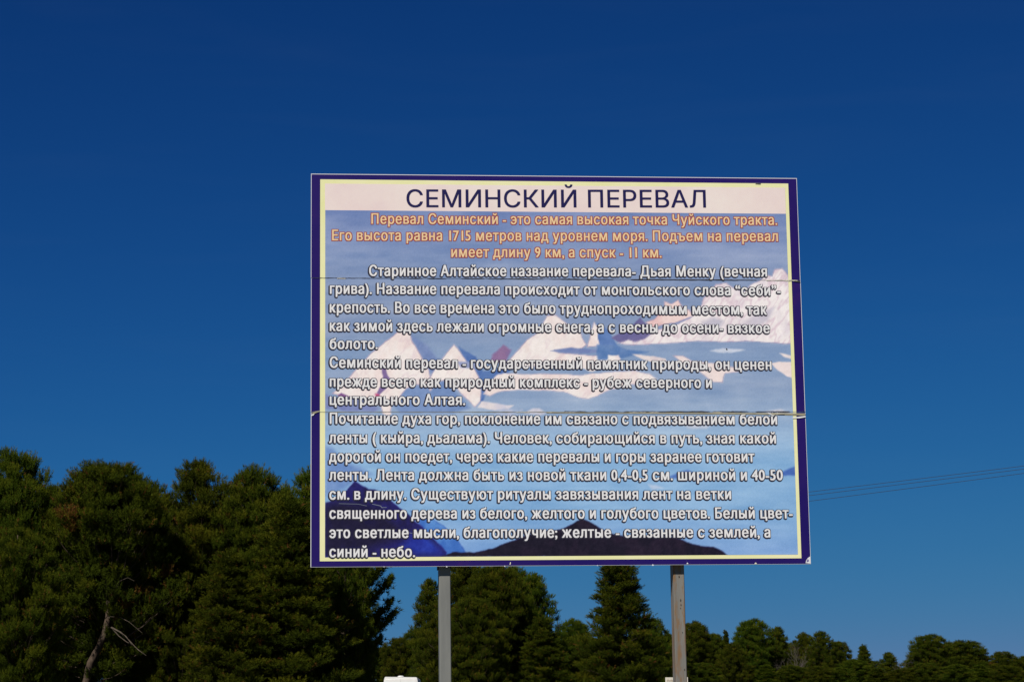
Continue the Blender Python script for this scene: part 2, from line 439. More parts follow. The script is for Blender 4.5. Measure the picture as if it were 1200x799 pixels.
# ---- lettering
from mathutils.geometry import delaunay_2d_cdt
GLYPHS = {}
def _contours(body):
    c = bpy.data.curves.new('t', 'FONT'); c.body = body; c.resolution_u = 3; c.fill_mode = 'NONE'
    o = bpy.data.objects.new('t', c); COL.objects.link(o)
    bpy.context.view_layer.update()
    dg = bpy.context.evaluated_depsgraph_get()
    me = bpy.data.meshes.new_from_object(o.evaluated_get(dg))
    nb = {}; drc = set(tuple(e.vertices) for e in me.edges)
    for e in me.edges:
        a, b = e.vertices; nb.setdefault(a, []).append(b); nb.setdefault(b, []).append(a)
    co_ = [(v.co.x, v.co.y) for v in me.vertices]; seen = set(); loops = []
    for st in nb:
        if st in seen: continue
        lp = [st]; seen.add(st); cur = st
        while True:
            nx_ = [q for q in nb[cur] if q not in seen]
            if not nx_: break
            cur = nx_[0] if len(lp) > 1 or len(nx_) < 2 else min(nx_)
            seen.add(cur); lp.append(cur)
        pts = [co_[i] for i in lp]
        if sum(1 if (p, q) in drc else -1 for p, q in zip(lp, lp[1:]+lp[:1])) < 0: pts.reverse()
        ded = [p for i, p in enumerate(pts) if math.dist(p, pts[i-1]) > 1e-5]
        if len(ded) > 2: loops.append(ded)
    bpy.data.objects.remove(o); bpy.data.curves.remove(c); bpy.data.meshes.remove(me)
    return loops
def _wind(q, loops):
    n = 0
    for p in loops:
        for a, b in zip(p, p[1:]+p[:1]):
            if (a[1] <= q[1]) != (b[1] <= q[1]):
                if a[0]+(b[0]-a[0])*(q[1]-a[1])/(b[1]-a[1]) > q[0]: n += 1 if b[1] > a[1] else -1
    return n
def _xmax(body): return max(p[0] for l in _contours(body) for p in l)
HH = None
def glyph(ch):
    """(advance, triangles (n,3,2)) of one letter: overlapping strokes are filled one by one, counters kept open"""
    global HH
    if ch in GLYPHS: return GLYPHS[ch]
    if HH is None: HH = _xmax('НН')
    adv = (_xmax('Н'+ch+'Н')-HH)*(.86 if ch == '1' else 1)
    tris = []
    loops = _contours(ch) if ch != ' ' else []
    if loops:
        V = []; Ed = []
        for lp in loops:
            k = len(V); V += [Vector(p) for p in lp]; Ed += [(k+i, k+(i+1) % len(lp)) for i in range(len(lp))]
        vo, eo, fo, _, _, _ = delaunay_2d_cdt(V, Ed, [], 0, 1e-6)
        for f in fo:
            p = [vo[i] for i in f]; c = sum(p, Vector((0, 0)))/len(p)
            if _wind((c.x+1e-7, c.y+1.3e-7), loops) != 0:
                for k in range(1, len(p)-1): tris.append([[q.x, q.y] for q in (p[0], p[k], p[k+1])])
    GLYPHS[ch] = (adv, np.array(tris) if tris else np.zeros((0, 3, 2)))
    return GLYPHS[ch]

def text_tris(body, cond=.91):
    """vertices and triangles of a line laid out letter by letter"""
    x = 0; out = []
    for ch in body:
        a, t = glyph(ch)
        if len(t):
            t = t.copy(); cx = (t[..., 0].max()+t[..., 0].min())/2; t[..., 0] = cx+(t[..., 0]-cx)*(.98 if body.isupper() else cond)
            out.append(t+np.array([x, 0]))
        x += a
    V = np.concatenate(out).reshape(-1, 2)
    return V, np.arange(len(V)).reshape(-1, 3)

PXM = .00515   # one photograph pixel on the board, metres

def cut_tris(tri, lo, hi):
    """clip triangles (n,3,2) to lo <= v <= hi"""
    out = []
    for t in tri:
        v = t[:, 1]
        if v.min() >= lo and v.max() <= hi: out.append(t); continue
        if v.max() <= lo or v.min() >= hi: continue
        poly = [tuple(p) for p in t]
        for sgn, lim in ((1, lo), (-1, hi)):
            res = []
            for a, b in zip(poly, poly[1:]+poly[:1]):
                ia = sgn*(a[1]-lim) >= 0; ib = sgn*(b[1]-lim) >= 0
                if ia: res.append(a)
                if ia != ib:
                    k = (lim-a[1])/(b[1]-a[1]); res.append((a[0]+k*(b[0]-a[0]), lim))
            poly = res
            if len(poly) < 3: break
        for k in range(1, len(poly)-1):
            out.append(np.array([poly[0], poly[k], poly[k+1]]))
    return out

WH = [(-.40, -.16), (.40, -.16), (-.40, .16), (.40, .16)]
DK = [(1.05, .8), (1.0, -.9), (-1.05, .85), (-2.2, -1.1), (-2.1, -.1), (-1.2, -.5), (-1.2, -1.8), (-.2, -1.9), (.5, -1.5)]
OL = [(1.15, .9), (1.15, -1.05), (-1.15, .9), (-1.25, -1.1), (0, -1.05), (0, .9)]
TL = [(-.30, -.12), (.30, -.12), (-.30, .12), (.30, .12)]
WC = [(-.26, -.10), (.26, -.10), (-.26, .10), (.26, .10)]
CAPH = None

def line(body, x0, x1, bl, br, cap, front, back, fk, bk, words=None):
    """one printed line: ink from x0 to x1, baseline bl..br (pixels), capital height cap px.
    words: measured left edges of some words {word index: x} to pull the spacing right"""
    global CAPH
    if CAPH is None:
        V, T = text_tris('Н'); CAPH = V[:, 1].max()-V[:, 1].min()
    toks = body.split(' ')
    V, T = text_tris(body)
    # horizontal map: text space -> pixels, piecewise linear through measured words
    a0, a1 = V[:, 0].min(), V[:, 0].max()
    kx, kp = [a0], [x0]
    if words:
        for wi, x in sorted(words.items()):
            pre = ' '.join(toks[:wi])+' '
            W1, _ = text_tris(pre+toks[wi]); W2, _ = text_tris(toks[wi])
            kx.append(W1[:, 0].max()-(W2[:, 0].max()-W2[:, 0].min())); kp.append(x)
    kx.append(a1); kp.append(x1)
    PX = np.interp(V[:, 0], kx, kp)
    uL, vL = uv(x0, bl); uR, vR = uv(x1, br)
    U = np.array([uL])+(PX-x0)/(x1-x0)*(uR-uL)
    # perspective along the line is mild: correct it with true pixel -> u at a few stations
    st = np.linspace(x0, x1, 9); su = [uv(s, bl+(br-bl)*(s-x0)/(x1-x0))[0] for s in st]
    U = np.interp(PX, st, su)
    h = uv((x0+x1)/2, bl-cap)[1]-uv((x0+x1)/2, bl)[1]
    Vb = vL+(vR-vL)*(PX-x0)/(x1-x0)
    VV = Vb+V[:, 1]*h/CAPH
    P = np.stack([U, VV], -1)
    mid = P[:, 1].mean()
    tris = P[T]
    # which panel carries it
    for pi, (p, v0, v1) in enumerate(panels):
        if v0-.02 <= vL+.02 <= v1+.02 and vL+.03 > v0 and vL+.03 <= v1+.004: break
    out = []; mi = []
    z = .0026
    for copies, mk in ((bk, 1), (fk, 0)):
        for (dx, dv) in copies:
            S = tris+np.array([dx*PXM, dv*PXM])
            if mk == 1: S = S+np.array([0, 0])
            lo, hi = S[..., 1].min(), S[..., 1].max()
            parts = []
            hit = [j for j in (vj1, vj2) if lo < j < hi]
            if hit:
                j = hit[0]
                g0, g1 = (j-.0015, j+.0015) if j == vj2 else (j-.0015, j+.0015)
                parts = cut_tris(S, g1, 9)+cut_tris(S, -9, g0)
                S = np.array(parts)
            Q = np.zeros((len(S), 3, 3)); Q[..., 0] = S[..., 0]; Q[..., 2] = S[..., 1]; Q[..., 1] = -z
            out.append(Q); mi.append(np.full(len(Q), mk, dtype=np.int32)); z += .00005
        z += .0002
    Tt = np.concatenate(out)
    # face the viewer
    n = np.cross(Tt[:, 1]-Tt[:, 0], Tt[:, 2]-Tt[:, 0]); flip = n[:, 1] > 0
    Tt[flip] = Tt[flip][:, ::-1]
    me = tri_mesh('text_line', Tt, front); me.materials.append(back)
    me.polygons.foreach_set('material_index', np.concatenate(mi)); me.update()
    return link('text_line', me, p)

t = line('СЕМИНСКИЙ ПЕРЕВАЛ', 476.6, 827.0, 243.0, 243.4, 20.6, navy_ink, navy_ink, TL, [(0, 0)])
t.name = 'title_text'; t['label'] = 'large thin navy title lettering in capitals'
LINES = [
    ('Перевал Семинский - это самая высокая точка Чуйского тракта.', 435.5, 910.5, 262.4, 263.7, 12.0, None),
    ('Его высота равна 1715 метров над уровнем моря. Подъем на перевал', 389.5, 911.3, 281.8, 282.8, 12.2, None),
    ('имеет длину 9 км, а спуск - 11 км.', 529.2, 775.0, 301.4, 302.0, 12.2, None),
    ('Старинное Алтайское название перевала- Дьая Менку (вечная', 433.0, 898.5, 323.4, 324.2, 12.6, None),
    ('грива). Название перевала происходит от монгольского слова “себи”-', 387.0, 914.5, 344.3, 346.4, 12.6, None),
    ('крепость. Во все времена это было труднопроходимым местом, так', 386.8, 898.5, 366.2, 368.8, 12.8, None),
    ('как зимой здесь лежали огромные снега, а с весны до осени- вязкое', 386.8, 901.7, 387.8, 390.4, 12.6, None),
    ('болото.', 386.8, 442.3, 408.8, 408.9, 12.6, None),
    ('Семинский перевал - государственный памятник природы, он ценен', 386.8, 903.8, 430.8, 433.2, 12.8, None),
    ('прежде всего как природный комплекс - рубеж северного и', 386.8, 833.8, 453.0, 454.4, 12.6, None),
    ('центрального Алтая.', 386.8, 544.8, 474.2, 474.4, 12.8, None),
    ('Почитание духа гор, поклонение им связано с подвязыванием белой', 386.8, 910.3, 496.4, 497.3, 12.8, None),
    ('ленты ( кыйра, дьалама). Человек, собирающийся в путь, зная какой', 386.0, 909.0, 518.8, 519.4, 12.8, None),
    ('дорогой он поедет, через какие перевалы и горы заранее готовит', 386.0, 883.8, 540.8, 541.0, 12.8, None),
    ('ленты. Лента должна быть из новой ткани 0,4-0,5 см. шириной и 40-50', 386.0, 917.0, 562.4, 562.4, 12.8, None),
    ('см. в длину. Существуют ритуалы завязывания лент на ветки', 386.4, 856.4, 585.0, 584.6, 12.8, None),
    ('священного дерева из белого, желтого и голубого цветов. Белый цвет-', 386.4, 928.6, 607.4, 607.0, 12.8, None),
    ('это светлые мысли, благополучие; желтые - связанные с землей, а', 386.4, 902.4, 630.0, 629.2, 12.8, None),
    ('синий - небо.', 386.4, 486.0, 652.4, 652.3, 12.8, None),
]
for i, (b, x0, x1, bl, br, cap, wd) in enumerate(LINES):
    if i < 3: line(b, x0, x1, bl, br, cap, cream_ink, rust_ink, WC, OL, wd)
    else: line(b, x0, x1, bl, br, cap, white_ink, dark_ink, WH, DK, wd)

# ---- joints, torn film, chips
def ribbon(name, mat, parent, j0, x0, x1, half, seed, yoff, wob=.3, n=90, bias=0.0, sparse=0.0):
    """irregular sliver along a joint between pixels x0..x1; j0(x)->v"""
    r = np.random.default_rng(seed); V = []; F = []
    us = np.linspace(uv(x0, 400)[0], uv(x1, 400)[0], n)
    w1 = np.interp(np.arange(n), np.arange(0, n+8, 4), r.random(len(np.arange(0, n+8, 4))))
    for k, u in enumerate(us):
        hh = half(k/(n-1))*(.35+1.3*w1[k]*r.uniform(.6, 1.2)) if w1[k] > sparse else .0001
        c = j0+(r.random()-.5)*wob*PXM+bias*PXM
        V += [(u, -yoff, c-hh*PXM), (u, -yoff-.0004*(k % 2), c+hh*PXM)]
    for k in range(n-1): F.append((2*k, 2*k+2, 2*k+3, 2*k+1))
    return link(name, mesh_np(name, V, F, (mat,)), parent)

P0, P1, P2 = (p[0] for p in panels)
ribbon('joint_crack', crackm, P0, vj1, 366, 470, lambda t: .22, 1, .0042, n=70)
ribbon('joint_crack', crackm, P0, vj1, 470, 936, lambda t: .42, 2, .0042, n=210, sparse=.25)
ribbon('joint_strip', tanm, P1, vj2-.001, 366, 660, lambda t: .22, 3, .0042, n=80)
ribbon('joint_crack', crackm, P1, vj2+.001, 660, 940, lambda t: .40, 4, .0046, n=120, sparse=.35)
ribbon('torn_film', creamm, P0, vj1-.003, 395, 440, lambda t: .25, 5, .0046, n=30, sparse=.6)
ribbon('torn_film', creamm, P0, vj1-.001, 900, 937, lambda t: .40, 6, .0046, n=26, sparse=.25)
ribbon('torn_film', creamm, P1, vj2-.004, 600, 925, lambda t: .18, 7, .0046, n=150, sparse=.7)
# exposed backing wedge at the right of the lower joint, with a folded white lip
def flat(name, mat, parent, pts, yoff):
    V = [(uv(*q)[0], -yoff, uv(*q)[1]) for q in pts]
    return link(name, mesh_np(name, V, [tuple(reversed(range(len(V))))], (mat,)), parent)
flat('joint_strip', tanm, P1, [(640, 482.9), (760, 483.2), (860, 483.4), (930, 484.0), (943.6, 484.4), (943.4, 486.6), (925, 486.4), (880, 485.4), (760, 484.6), (640, 483.9)], .0044)
flat('torn_film', alu, P2, [(928, 489.2), (936, 488.1), (943.8, 487.2), (944, 488.8), (937, 490), (929, 490.2)], .0048)
flat('torn_film', alu, P2, [(898.5, 483.4), (900, 483.2), (907, 487.2), (906, 487.8)], .0052)
flat('torn_film', crackm, P2, [(911, 485.6), (920, 485.5), (919, 486.2), (912, 486.2)], .0047)
flat('torn_film', tanm, P1, [(366, 483.4), (369, 482), (374.8, 481), (374.8, 482.2), (370, 484), (368, 485.4), (366, 486.4)], .0046)
flat('torn_film', alu, P1, [(365, 485.8), (368.5, 484.6), (367.5, 486.6), (365, 487.4)], .005)
flat('torn_film', crackm, P0, [(930, 328.6), (937.6, 329.6), (937.4, 331), (930, 330.2)], .0044)
for k, (x, y) in enumerate([(523.5, 663.4), (591.5, 662.8), (765, 661.6), (805.5, 659.6), (885.5, 659.8), (700, 661.9), (450, 663.4)]):
    s = (.8, .6, 1.0, .9, 1.3, .4, .4)[k]
    flat('edge_chip', alu if k != 4 else creamm, P2, [(x-s*1.2, y+.9), (x-s*.6, y-s*.6), (x+s*.3, y-s*.9), (x+s*1.3, y+.8)], .0012)
flat('edge_chip', alu, P2, [(944, 659.3), (944.6, 656.6), (946.6, 653.4), (949.6, 651.4), (950, 660)], .0012)
flat('edge_chip', new_mat('lifted_film', print_col((96, 90, 140)), .3), P2, [(945.2, 658.6), (945.4, 656.6), (946.8, 654.6), (948.2, 657)], .0016)
flat('edge_chip', creamm, P2, [(597, 661), (598, 658.2), (598.8, 658.4), (598.2, 661.2)], .0013)
flat('edge_chip', crackm, P0, [(884.5, 216), (886, 215.3), (891.5, 215.2), (891, 216.4)], .0032)
flat('edge_chip', crackm, P1, [(850.4, 408.4), (851.8, 408.1), (852.2, 409.6), (850.9, 410)], .0050)
# thin scratches in the film
scr = new_mat('film_scratch', print_col((120, 128, 140)), .5)
flat('film_scratch', scr, P2, [(436, 590), (446, 592.2), (448, 594.2), (453, 594), (453, 594.5), (447.4, 594.9), (445.6, 592.8), (436, 590.6)], .0024)
flat('film_scratch', scr, P2, [(397, 589.6), (420, 590.2), (430, 592.4), (430, 592.8), (420, 590.6), (397, 590)], .0024)
flat('film_scratch', scr, P2, [(479, 623.5), (485, 625), (492, 625.4), (492, 625.8), (485, 625.5), (479, 624)], .0024)

# ---- posts and rear rails
post_m = new_mat('grey_painted_steel', (.2, .21, .21), .55, spec=.4)
vary(post_m, [(.25, (.148, .152, .142)), (.5, (.178, .182, .168)), (.75, (.205, .208, .19))], scale=5, detail=8, stretch=(4, 4, .6), bump=.15)
def rusty(m, thr, col2=(.20, .12, .06)):
    n = m.node_tree.nodes; l = m.node_tree.links; b = n['Principled BSDF']
    tc = n.new('ShaderNodeTexCoord'); mp = n.new('ShaderNodeMapping'); mp.inputs['Scale'].default_value = (7, 7, 1.1)
    no = n.new('ShaderNodeTexNoise'); no.inputs['Scale'].default_value = 3.4; no.inputs['Detail'].default_value = 9; no.inputs['Roughness'].default_value = .7
    r = n.new('ShaderNodeValToRGB'); r.color_ramp.elements[0].position = thr; r.color_ramp.elements[1].position = thr+.1
    mx = n.new('ShaderNodeMix'); mx.data_type = 'RGBA'
    src = b.inputs['Base Color'].links[0].from_socket
    l.new(tc.outputs['Object'], mp.inputs[0]); l.new(mp.outputs[0], no.inputs['Vector']); l.new(no.outputs[0], r.inputs[0])
    l.new(r.outputs[0], mx.inputs[0]); l.new(src, mx.inputs[6]); mx.inputs[7].default_value = (*col2, 1)
    l.new(mx.outputs[2], b.inputs['Base Color'])
post_r = new_mat('grey_painted_steel_rusting', (.2, .21, .21), .6, spec=.35)
vary(post_r, [(.25, (.150, .145, .13)), (.5, (.190, .182, .162)), (.75, (.225, .212, .18))], scale=5, detail=8, stretch=(4, 4, .5), bump=.2)
rusty(post_r, .47); rusty(post_m, .69, (.17, .12, .07))
raw_m = new_mat('dark_weathered_steel', (.05, .045, .04), .7)
uL0, uL1 = uv(515.3, 700)[0], uv(528.7, 700)[0]
uR0, uR1 = uv(790.6, 700)[0]+.002, uv(803.7, 700)[0]+.002
PD0, PD1 = .043, .155
for (a, b, m, lab) in ((uL0, uL1, post_m, 'plain grey post, the left one'), (uR0, uR1, post_r, 'rust streaked post with bolt holes, the right one')):
    e = MB(); e.box((a, PD0, -.5), (b, PD1, SZ+1.75), .004)
    p = e.build('post', m, sign); p['label'] = lab
    if m is post_r:
        for k, (dv, s, du) in enumerate(((-.068, .0045, .52), (-.208, .005, .60), (-.236, .004, .62), (-.256, .003, .58), (-.40, .003, .7), (-.62, .004, .8))):
            h = MB(); c = a+(b-a)*du
            ring = [(c+s*math.cos(q*math.pi/4)*.8, s*1.5*math.sin(q*math.pi/4)+SZ+dv) for q in range(8)]
            h.prism_xz(ring, PD0-.0015, PD0+.004); h.build('bolt_hole', raw_m, p)
    else:
        h = MB(); h.box((a-.006, PD0+.004, SZ-.012), (b+.006, PD1+.006, SZ+.03)); h.build('clamp_plate', raw_m, p)
for v in (.12, .86, 1.6, 2.28):
    e = MB(); vv = min(v, SH-.05)
    e.box((.04, TH+.001, SZ+vv-.02), (SW-.04, PD0-.001, SZ+vv+.02))
    e.build('rail', raw_m, sign)

# ------------------------------------------------------------------ trees
def foliage_mat(name, dark, mid, light, brown, br=.93):
    m = bpy.data.materials.new(name); m.use_nodes = True
    n = m.node_tree.nodes; l = m.node_tree.links
    b = n['Principled BSDF']; out = n['Material Output']
    b.inputs['Roughness'].default_value = .7; b.inputs['Specular IOR Level'].default_value = .04
    at_ = n.new('ShaderNodeAttribute'); at_.attribute_name = 'tint'
    r = n.new('ShaderNodeValToRGB'); el = r.color_ramp.elements
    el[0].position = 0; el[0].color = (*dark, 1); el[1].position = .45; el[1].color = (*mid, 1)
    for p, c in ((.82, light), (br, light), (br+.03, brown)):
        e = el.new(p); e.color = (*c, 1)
    oi = n.new('ShaderNodeObjectInfo')
    hs = n.new('ShaderNodeHueSaturation')
    mr = n.new('ShaderNodeMapRange'); mr.inputs[3].default_value = .472; mr.inputs[4].default_value = .508
    mr2 = n.new('ShaderNodeMapRange'); mr2.inputs[3].default_value = .8; mr2.inputs[4].default_value = 1.15
    l.new(oi.outputs['Random'], mr.inputs[0]); l.new(oi.outputs['Random'], mr2.inputs[0])
    l.new(at_.outputs['Fac'], r.inputs[0]); l.new(r.outputs[0], hs.inputs['Color'])
    l.new(mr.outputs[0], hs.inputs['Hue']); l.new(mr2.outputs[0], hs.inputs['Value'])
    l.new(hs.outputs[0], b.inputs['Base Color'])
    tr = n.new('ShaderNodeBsdfTranslucent'); l.new(hs.outputs[0], tr.inputs[0])
    mx = n.new('ShaderNodeMixShader'); mx.inputs[0].default_value = .22
    l.new(b.outputs[0], mx.inputs[1]); l.new(tr.outputs[0], mx.inputs[2]); l.new(mx.outputs[0], out.inputs[0])
    return m
fol = foliage_mat('pine_needles', (.023, .040, .004), (.048, .075, .005), (.112, .126, .008), (.16, .075, .02))
bark = new_mat('pine_bark', (.1, .075, .055), .9)
vary(bark, [(.3, (.032, .022, .015)), (.55, (.075, .052, .035)), (.75, (.125, .092, .066))], scale=4, detail=8, stretch=(3, 3, 1), bump=.5)
deadm = new_mat('bare_grey_wood', (.30, .26, .21), .9)
vary(deadm, [(.3, (.045, .035, .026)), (.5, (.085, .066, .048)), (.72, (.16, .13, .095))], scale=2.5, detail=8)

def needle_tris(P, D, S, tint, k, rng, width=.030, spread=.75):
    n = len(P)
    P = np.repeat(P, k, 0); D = np.repeat(D, k, 0); S = np.repeat(S, k); tint = np.repeat(tint, k)
    d = D+rng.normal(0, spread, (n*k, 3)); d /= np.linalg.norm(d, axis=1)[:, None]
    r = rng.normal(0, 1, (n*k, 3)); s = np.cross(d, r); s /= np.linalg.norm(s, axis=1)[:, None]+1e-9
    L = (S*rng.uniform(.7, 1.25, n*k))[:, None]; W = (width*S/.17)[:, None] if hasattr(S, '__len__') else width
    base = P+rng.normal(0, .02, (n*k, 3))
    T = np.stack([base-s*W*.5, base+s*W*.5, base+d*L], 1)
    return T, np.clip(tint+rng.normal(0, .06, n*k), 0, 1)

def make_tree(seed, H, R, shape, nb=120, base=.10, stem=None, bare_front=False, dens=1.0, tops=1):
    """returns (trunk mesh, crown mesh): a real-size pine H metres tall whose crown is R metres in radius"""
    rng = np.random.default_rng(seed)
    mb = MB()
    if stem is None:
        bend = rng.normal(0, .12, 2)
        stem = [(bend[0]*math.sin(t*2.5)*t*2, bend[1]*math.sin(t*2.1)*t*2, H*t) for t in np.linspace(0, .97, 9)]
    else: stem = list(stem)
    sp = np.array(stem)
    mb.tube(sp, [max(.035, .22*(H/12)*(1-.88*(p[2]/H))) for p in sp], 8)
    def axis(z):
        return np.array([np.interp(z, sp[:, 2], sp[:, 0]), np.interp(z, sp[:, 2], sp[:, 1]), z])
    lean = [(rng.uniform(0, 6.28), rng.uniform(.25, .5)*R) for _ in range(tops-1)]
    def env(t):
        if shape == 'round':
            return R*(.80+.20*min(1, t/.3)) if t < .3 else R*max(.0, 1-((t-.3)/.7)**3.0)**.5
        if shape == 'dome':
            return R*(.85+.15*min(1, t/.3)) if t < .3 else R*max(.0, 1-((t-.3)/.7)**4.2)**.5
        if shape == 'tall':
            return R*(.85+.15*min(1, t/.25)) if t < .25 else R*max(0., 1-((t-.25)/.75)**2.1)**.62
        if shape == 'spire': return R*(1-t)**1.15+.03
        return R*(max(0., 1-t)**.66)*(.97+.03*math.sin(t*30))+.1
    lob = rng.uniform(0, 6.28, 4)
    TP = []; TD = []; TS = []; TT = []
    for i in range(nb):
        t = (i+.5)/nb; t = t**(.70 if shape in ('round', 'dome') else .84)
        if shape in ('cone', 'spire'): t = ((i+.5)/nb)**1.1
        z0 = H*(base+(1-base)*t*.985)-.25
        az = i*2.39996+rng.normal(0, .25)
        rr = max(.12, env(t)*(1+.12*math.sin(az*2+lob[0]+t*5)+.09*math.sin(az*3+lob[1]-t*9))*(rng.uniform(.84, 1.03) if shape in ('round', 'dome') else rng.uniform(.68, 1.07)))
        front = abs(((az+math.pi/2+math.pi) % (2*math.pi))-math.pi)
        if bare_front and t < .66 and front < 1.2 and rng.random() < .93: continue
        dirh = np.array([math.cos(az), math.sin(az), 0]); side = np.array([-dirh[1], dirh[0], 0])
        drop = rr*((.10+.25*t) if shape in ('cone', 'spire') else (.15+1.0*t))
        if t > .9: drop += .05*H
        o = axis(min(max(z0-drop, H*base*.8), sp[-1, 2]))
        end = axis(min(z0, sp[-1, 2]))*np.array([1, 1, 0])+dirh*rr+np.array([0, 0, z0+rng.normal(0, .12 if shape in ('cone', 'spire') else .28*(1-t)+.06)])
        dv = end-o; L = float(np.linalg.norm(dv))
        ss_ = np.linspace(0, 1, 6)
        pts = o+dv*ss_[:, None]
        pts[:, 2] -= np.sin(ss_*math.pi)*L*(.10 if shape in ('cone', 'spire') else .13)
        pts += side*(np.sin(ss_*3+i)*.06*L*ss_)[:, None]
        mb.tube(pts[0 if not bare_front else 2:], list(np.linspace(.012+.013*L, .007, 6))[0 if not bare_front else 2:], 4, cap=False)
        btint = rng.uniform(.12, .8)
        if shape != 'cone' and rng.random() < .004: btint = .97
        # two or three rounded clumps of shoots on every bough, the biggest at its end
        cl = [(1.0, .36+.10*L*.6)]
        for q in np.arange(.78, .22, -.26): cl.append((q+rng.normal(0, .04), .30+.10*L*.6))
        for q, cr in cl:
            cr = min(cr, .62 if shape != 'spire' else .09+.28*(1-t))*rng.uniform(.8, 1.15)
            c0 = np.array([np.interp(q, ss_, pts[:, k]) for k in range(3)])+side*rng.normal(0, .22*L*(1.1-q)+.05)
            n_ = int(19*dens*(cr/.42)**2*(1.0 if q > .7 else .75))+3
            dd = rng.normal(0, 1, (n_, 3)); dd /= np.linalg.norm(dd, axis=1)[:, None]
            dd[:, 2] = np.where(dd[:, 2] < -.2, -dd[:, 2]*.7, dd[:, 2])
            asp = np.array([1.0, 1.0, .55])
            b0 = c0+dd*asp*cr*rng.uniform(.15, .75, (n_, 1))
            sd = dd*.55+dirh*.25+np.array([0, 0, .35 if shape in ('cone', 'spire') else .75]); sd /= np.linalg.norm(sd, axis=1)[:, None]
            ln = cr*rng.uniform(.5, 1.05, n_)
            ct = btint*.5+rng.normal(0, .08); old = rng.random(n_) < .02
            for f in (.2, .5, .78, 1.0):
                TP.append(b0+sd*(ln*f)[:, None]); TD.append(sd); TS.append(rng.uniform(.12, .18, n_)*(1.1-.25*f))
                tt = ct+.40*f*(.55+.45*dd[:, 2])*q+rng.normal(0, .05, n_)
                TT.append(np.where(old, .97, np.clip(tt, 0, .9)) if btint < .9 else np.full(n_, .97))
    P = np.concatenate(TP); D = np.concatenate(TD); S = np.concatenate(TS); T_ = np.concatenate(TT)
    # a few rust-brown old tufts and dim inner ones
    T_ = np.where(rng.random(len(T_)) < .01, .97, T_)
    tri, tint = needle_tris(P, D, S, T_, 8, rng, .026, .55)
    me = tri_mesh('crown', tri, fol)
    a = me.attributes.new('tint', 'FLOAT', 'FACE'); a.data.foreach_set('value', tint.astype(np.float32))
    tm = mesh_np('trunk', mb.v, mb.f, (bark,), True)
    return tm, me, H

KINDS = {}
def kind(k):
    if k not in KINDS:
        KINDS[k] = {
            'round_a': lambda: make_tree(11, 12, 3.3, 'round', 190),
            'round_b': lambda: make_tree(12, 12, 2.7, 'round', 175),
            'round_c': lambda: make_tree(13, 11, 3.0, 'round', 180),
            'tall_a': lambda: make_tree(21, 12, 2.6, 'tall', 125, dens=.85),
            'tall_b': lambda: make_tree(22, 12, 3.0, 'tall', 130, dens=.85),
            'dome_a': lambda: make_tree(51, 12, 2.8, 'dome', 210),
            'cone_a': lambda: make_tree(31, 12, 2.7, 'cone', 190, base=.06),
            'spruce': lambda: make_tree(32, 10, 1.5, 'spire', 170, base=.06),
        }[k]()
    return KINDS[k]

def tree(px, top, Y, k, label, group, wpx=None, name='pine_tree', rz=None, cat='tree'):
    """px,top: where the crown's top is seen; Y: distance; wpx: crown width seen, pixels"""
    tm, cm, H = kind(k)
    P = at(px, top, Y); gz = ground_z(P.x, Y)-.1
    h = P.z-gz; s = h/(H*1.0)
    sxy = s
    if wpx:
        w0 = (cm.get('w') or 0)
        if not w0:
            v = np.zeros(len(cm.vertices)*3, dtype=np.float32); cm.vertices.foreach_get('co', v); v = v.reshape(-1, 3)
            w0 = float(np.percentile(v[:, 0], 99)-np.percentile(v[:, 0], 1)); cm['w'] = w0
        sxy = (wpx/F_PX*Y)/w0
    r = empty(name, (P.x, Y, gz), (px*1.7) % 6.28 if rz is None else rz)
    r.scale = (sxy, sxy, s)
    link('trunk', tm, r); link('crown', cm, r)
    tag(r, label, cat, group)
    return r

def marker(marks):
    left = dict(marks)
    def pick(x):
        k = min(left, key=lambda m: abs(m-x)); return left.pop(k)
    return pick
ML = {-30: 'beyond the left edge of the photo', -5: 'low behind the pine cut by the left edge', 20: 'behind the pine at the left edge', 70: 'behind the dip beside the left edge pine', 125: 'behind the broad pine with the bent trunk', 160: 'low behind the bent bare trunk', 180: 'behind the right shoulder of the broad pine', 238: 'behind the highest pointed pine', 268: 'in the dip right of the highest pointed pine', 300: 'behind the blunt double topped pine', 338: 'behind the lighter green front pine', 385: 'behind the lower left corner of the sign', 410: 'low beside the upturned boughs'}
MC = {455: 'farthest left behind the van', 490: 'just right of the van', 505: 'low left of the left post', 541: 'directly behind the left post', 577: 'just right of the left post', 603: 'between the two rounded tops', 628: 'behind the rounded pine beside the sky gap', 655: 'at the foot of the gap of sky', 672: 'low in the gap of sky', 700: 'left foot of the cone shaped pine', 745: 'right foot of the cone shaped pine', 785: 'just behind the right post'}
def MR(): return marker({800: 'right behind the right post', 825: 'rounded pine right of the post', 850: 'tiny spruce', 880: 'dome topped pine', 905: 'pine leaning on the dome topped one', 925: 'left leafless tree', 943: 'narrow round topped pine', 963: 'knob topped pine', 988: 'slope after the knob topped pine', 1011: 'small pointed pine', 1040: 'lowest small pine', 1060: 'right leafless tree', 1087: 'flat topped pine', 1112: 'pine tucked beside the flat topped one', 1135: 'wide low pine', 1165: 'low wide pine near the right edge', 1200: 'pine cut by the right edge', 1225: 'last pine beyond the right edge'})
ml, mc, mrb, mrf = marker(ML), marker(MC), MR(), MR()
GL, GC, GR = 'tall pines on the left', 'pines in the middle behind the sign', 'distant pines along the right'
tree(14, 527, 104, 'dome_a', 'dark pine with a rounded bushy top at the left edge of the photo', GL, 100)
tree(238, 537, 107, 'tall_a', 'tall dark pine with the highest pointed top between the broad pine and the sign', GL, 118)
tree(300, 548, 106, 'round_b', 'dark pine with a blunt double top just left of the sign', GL, 100)
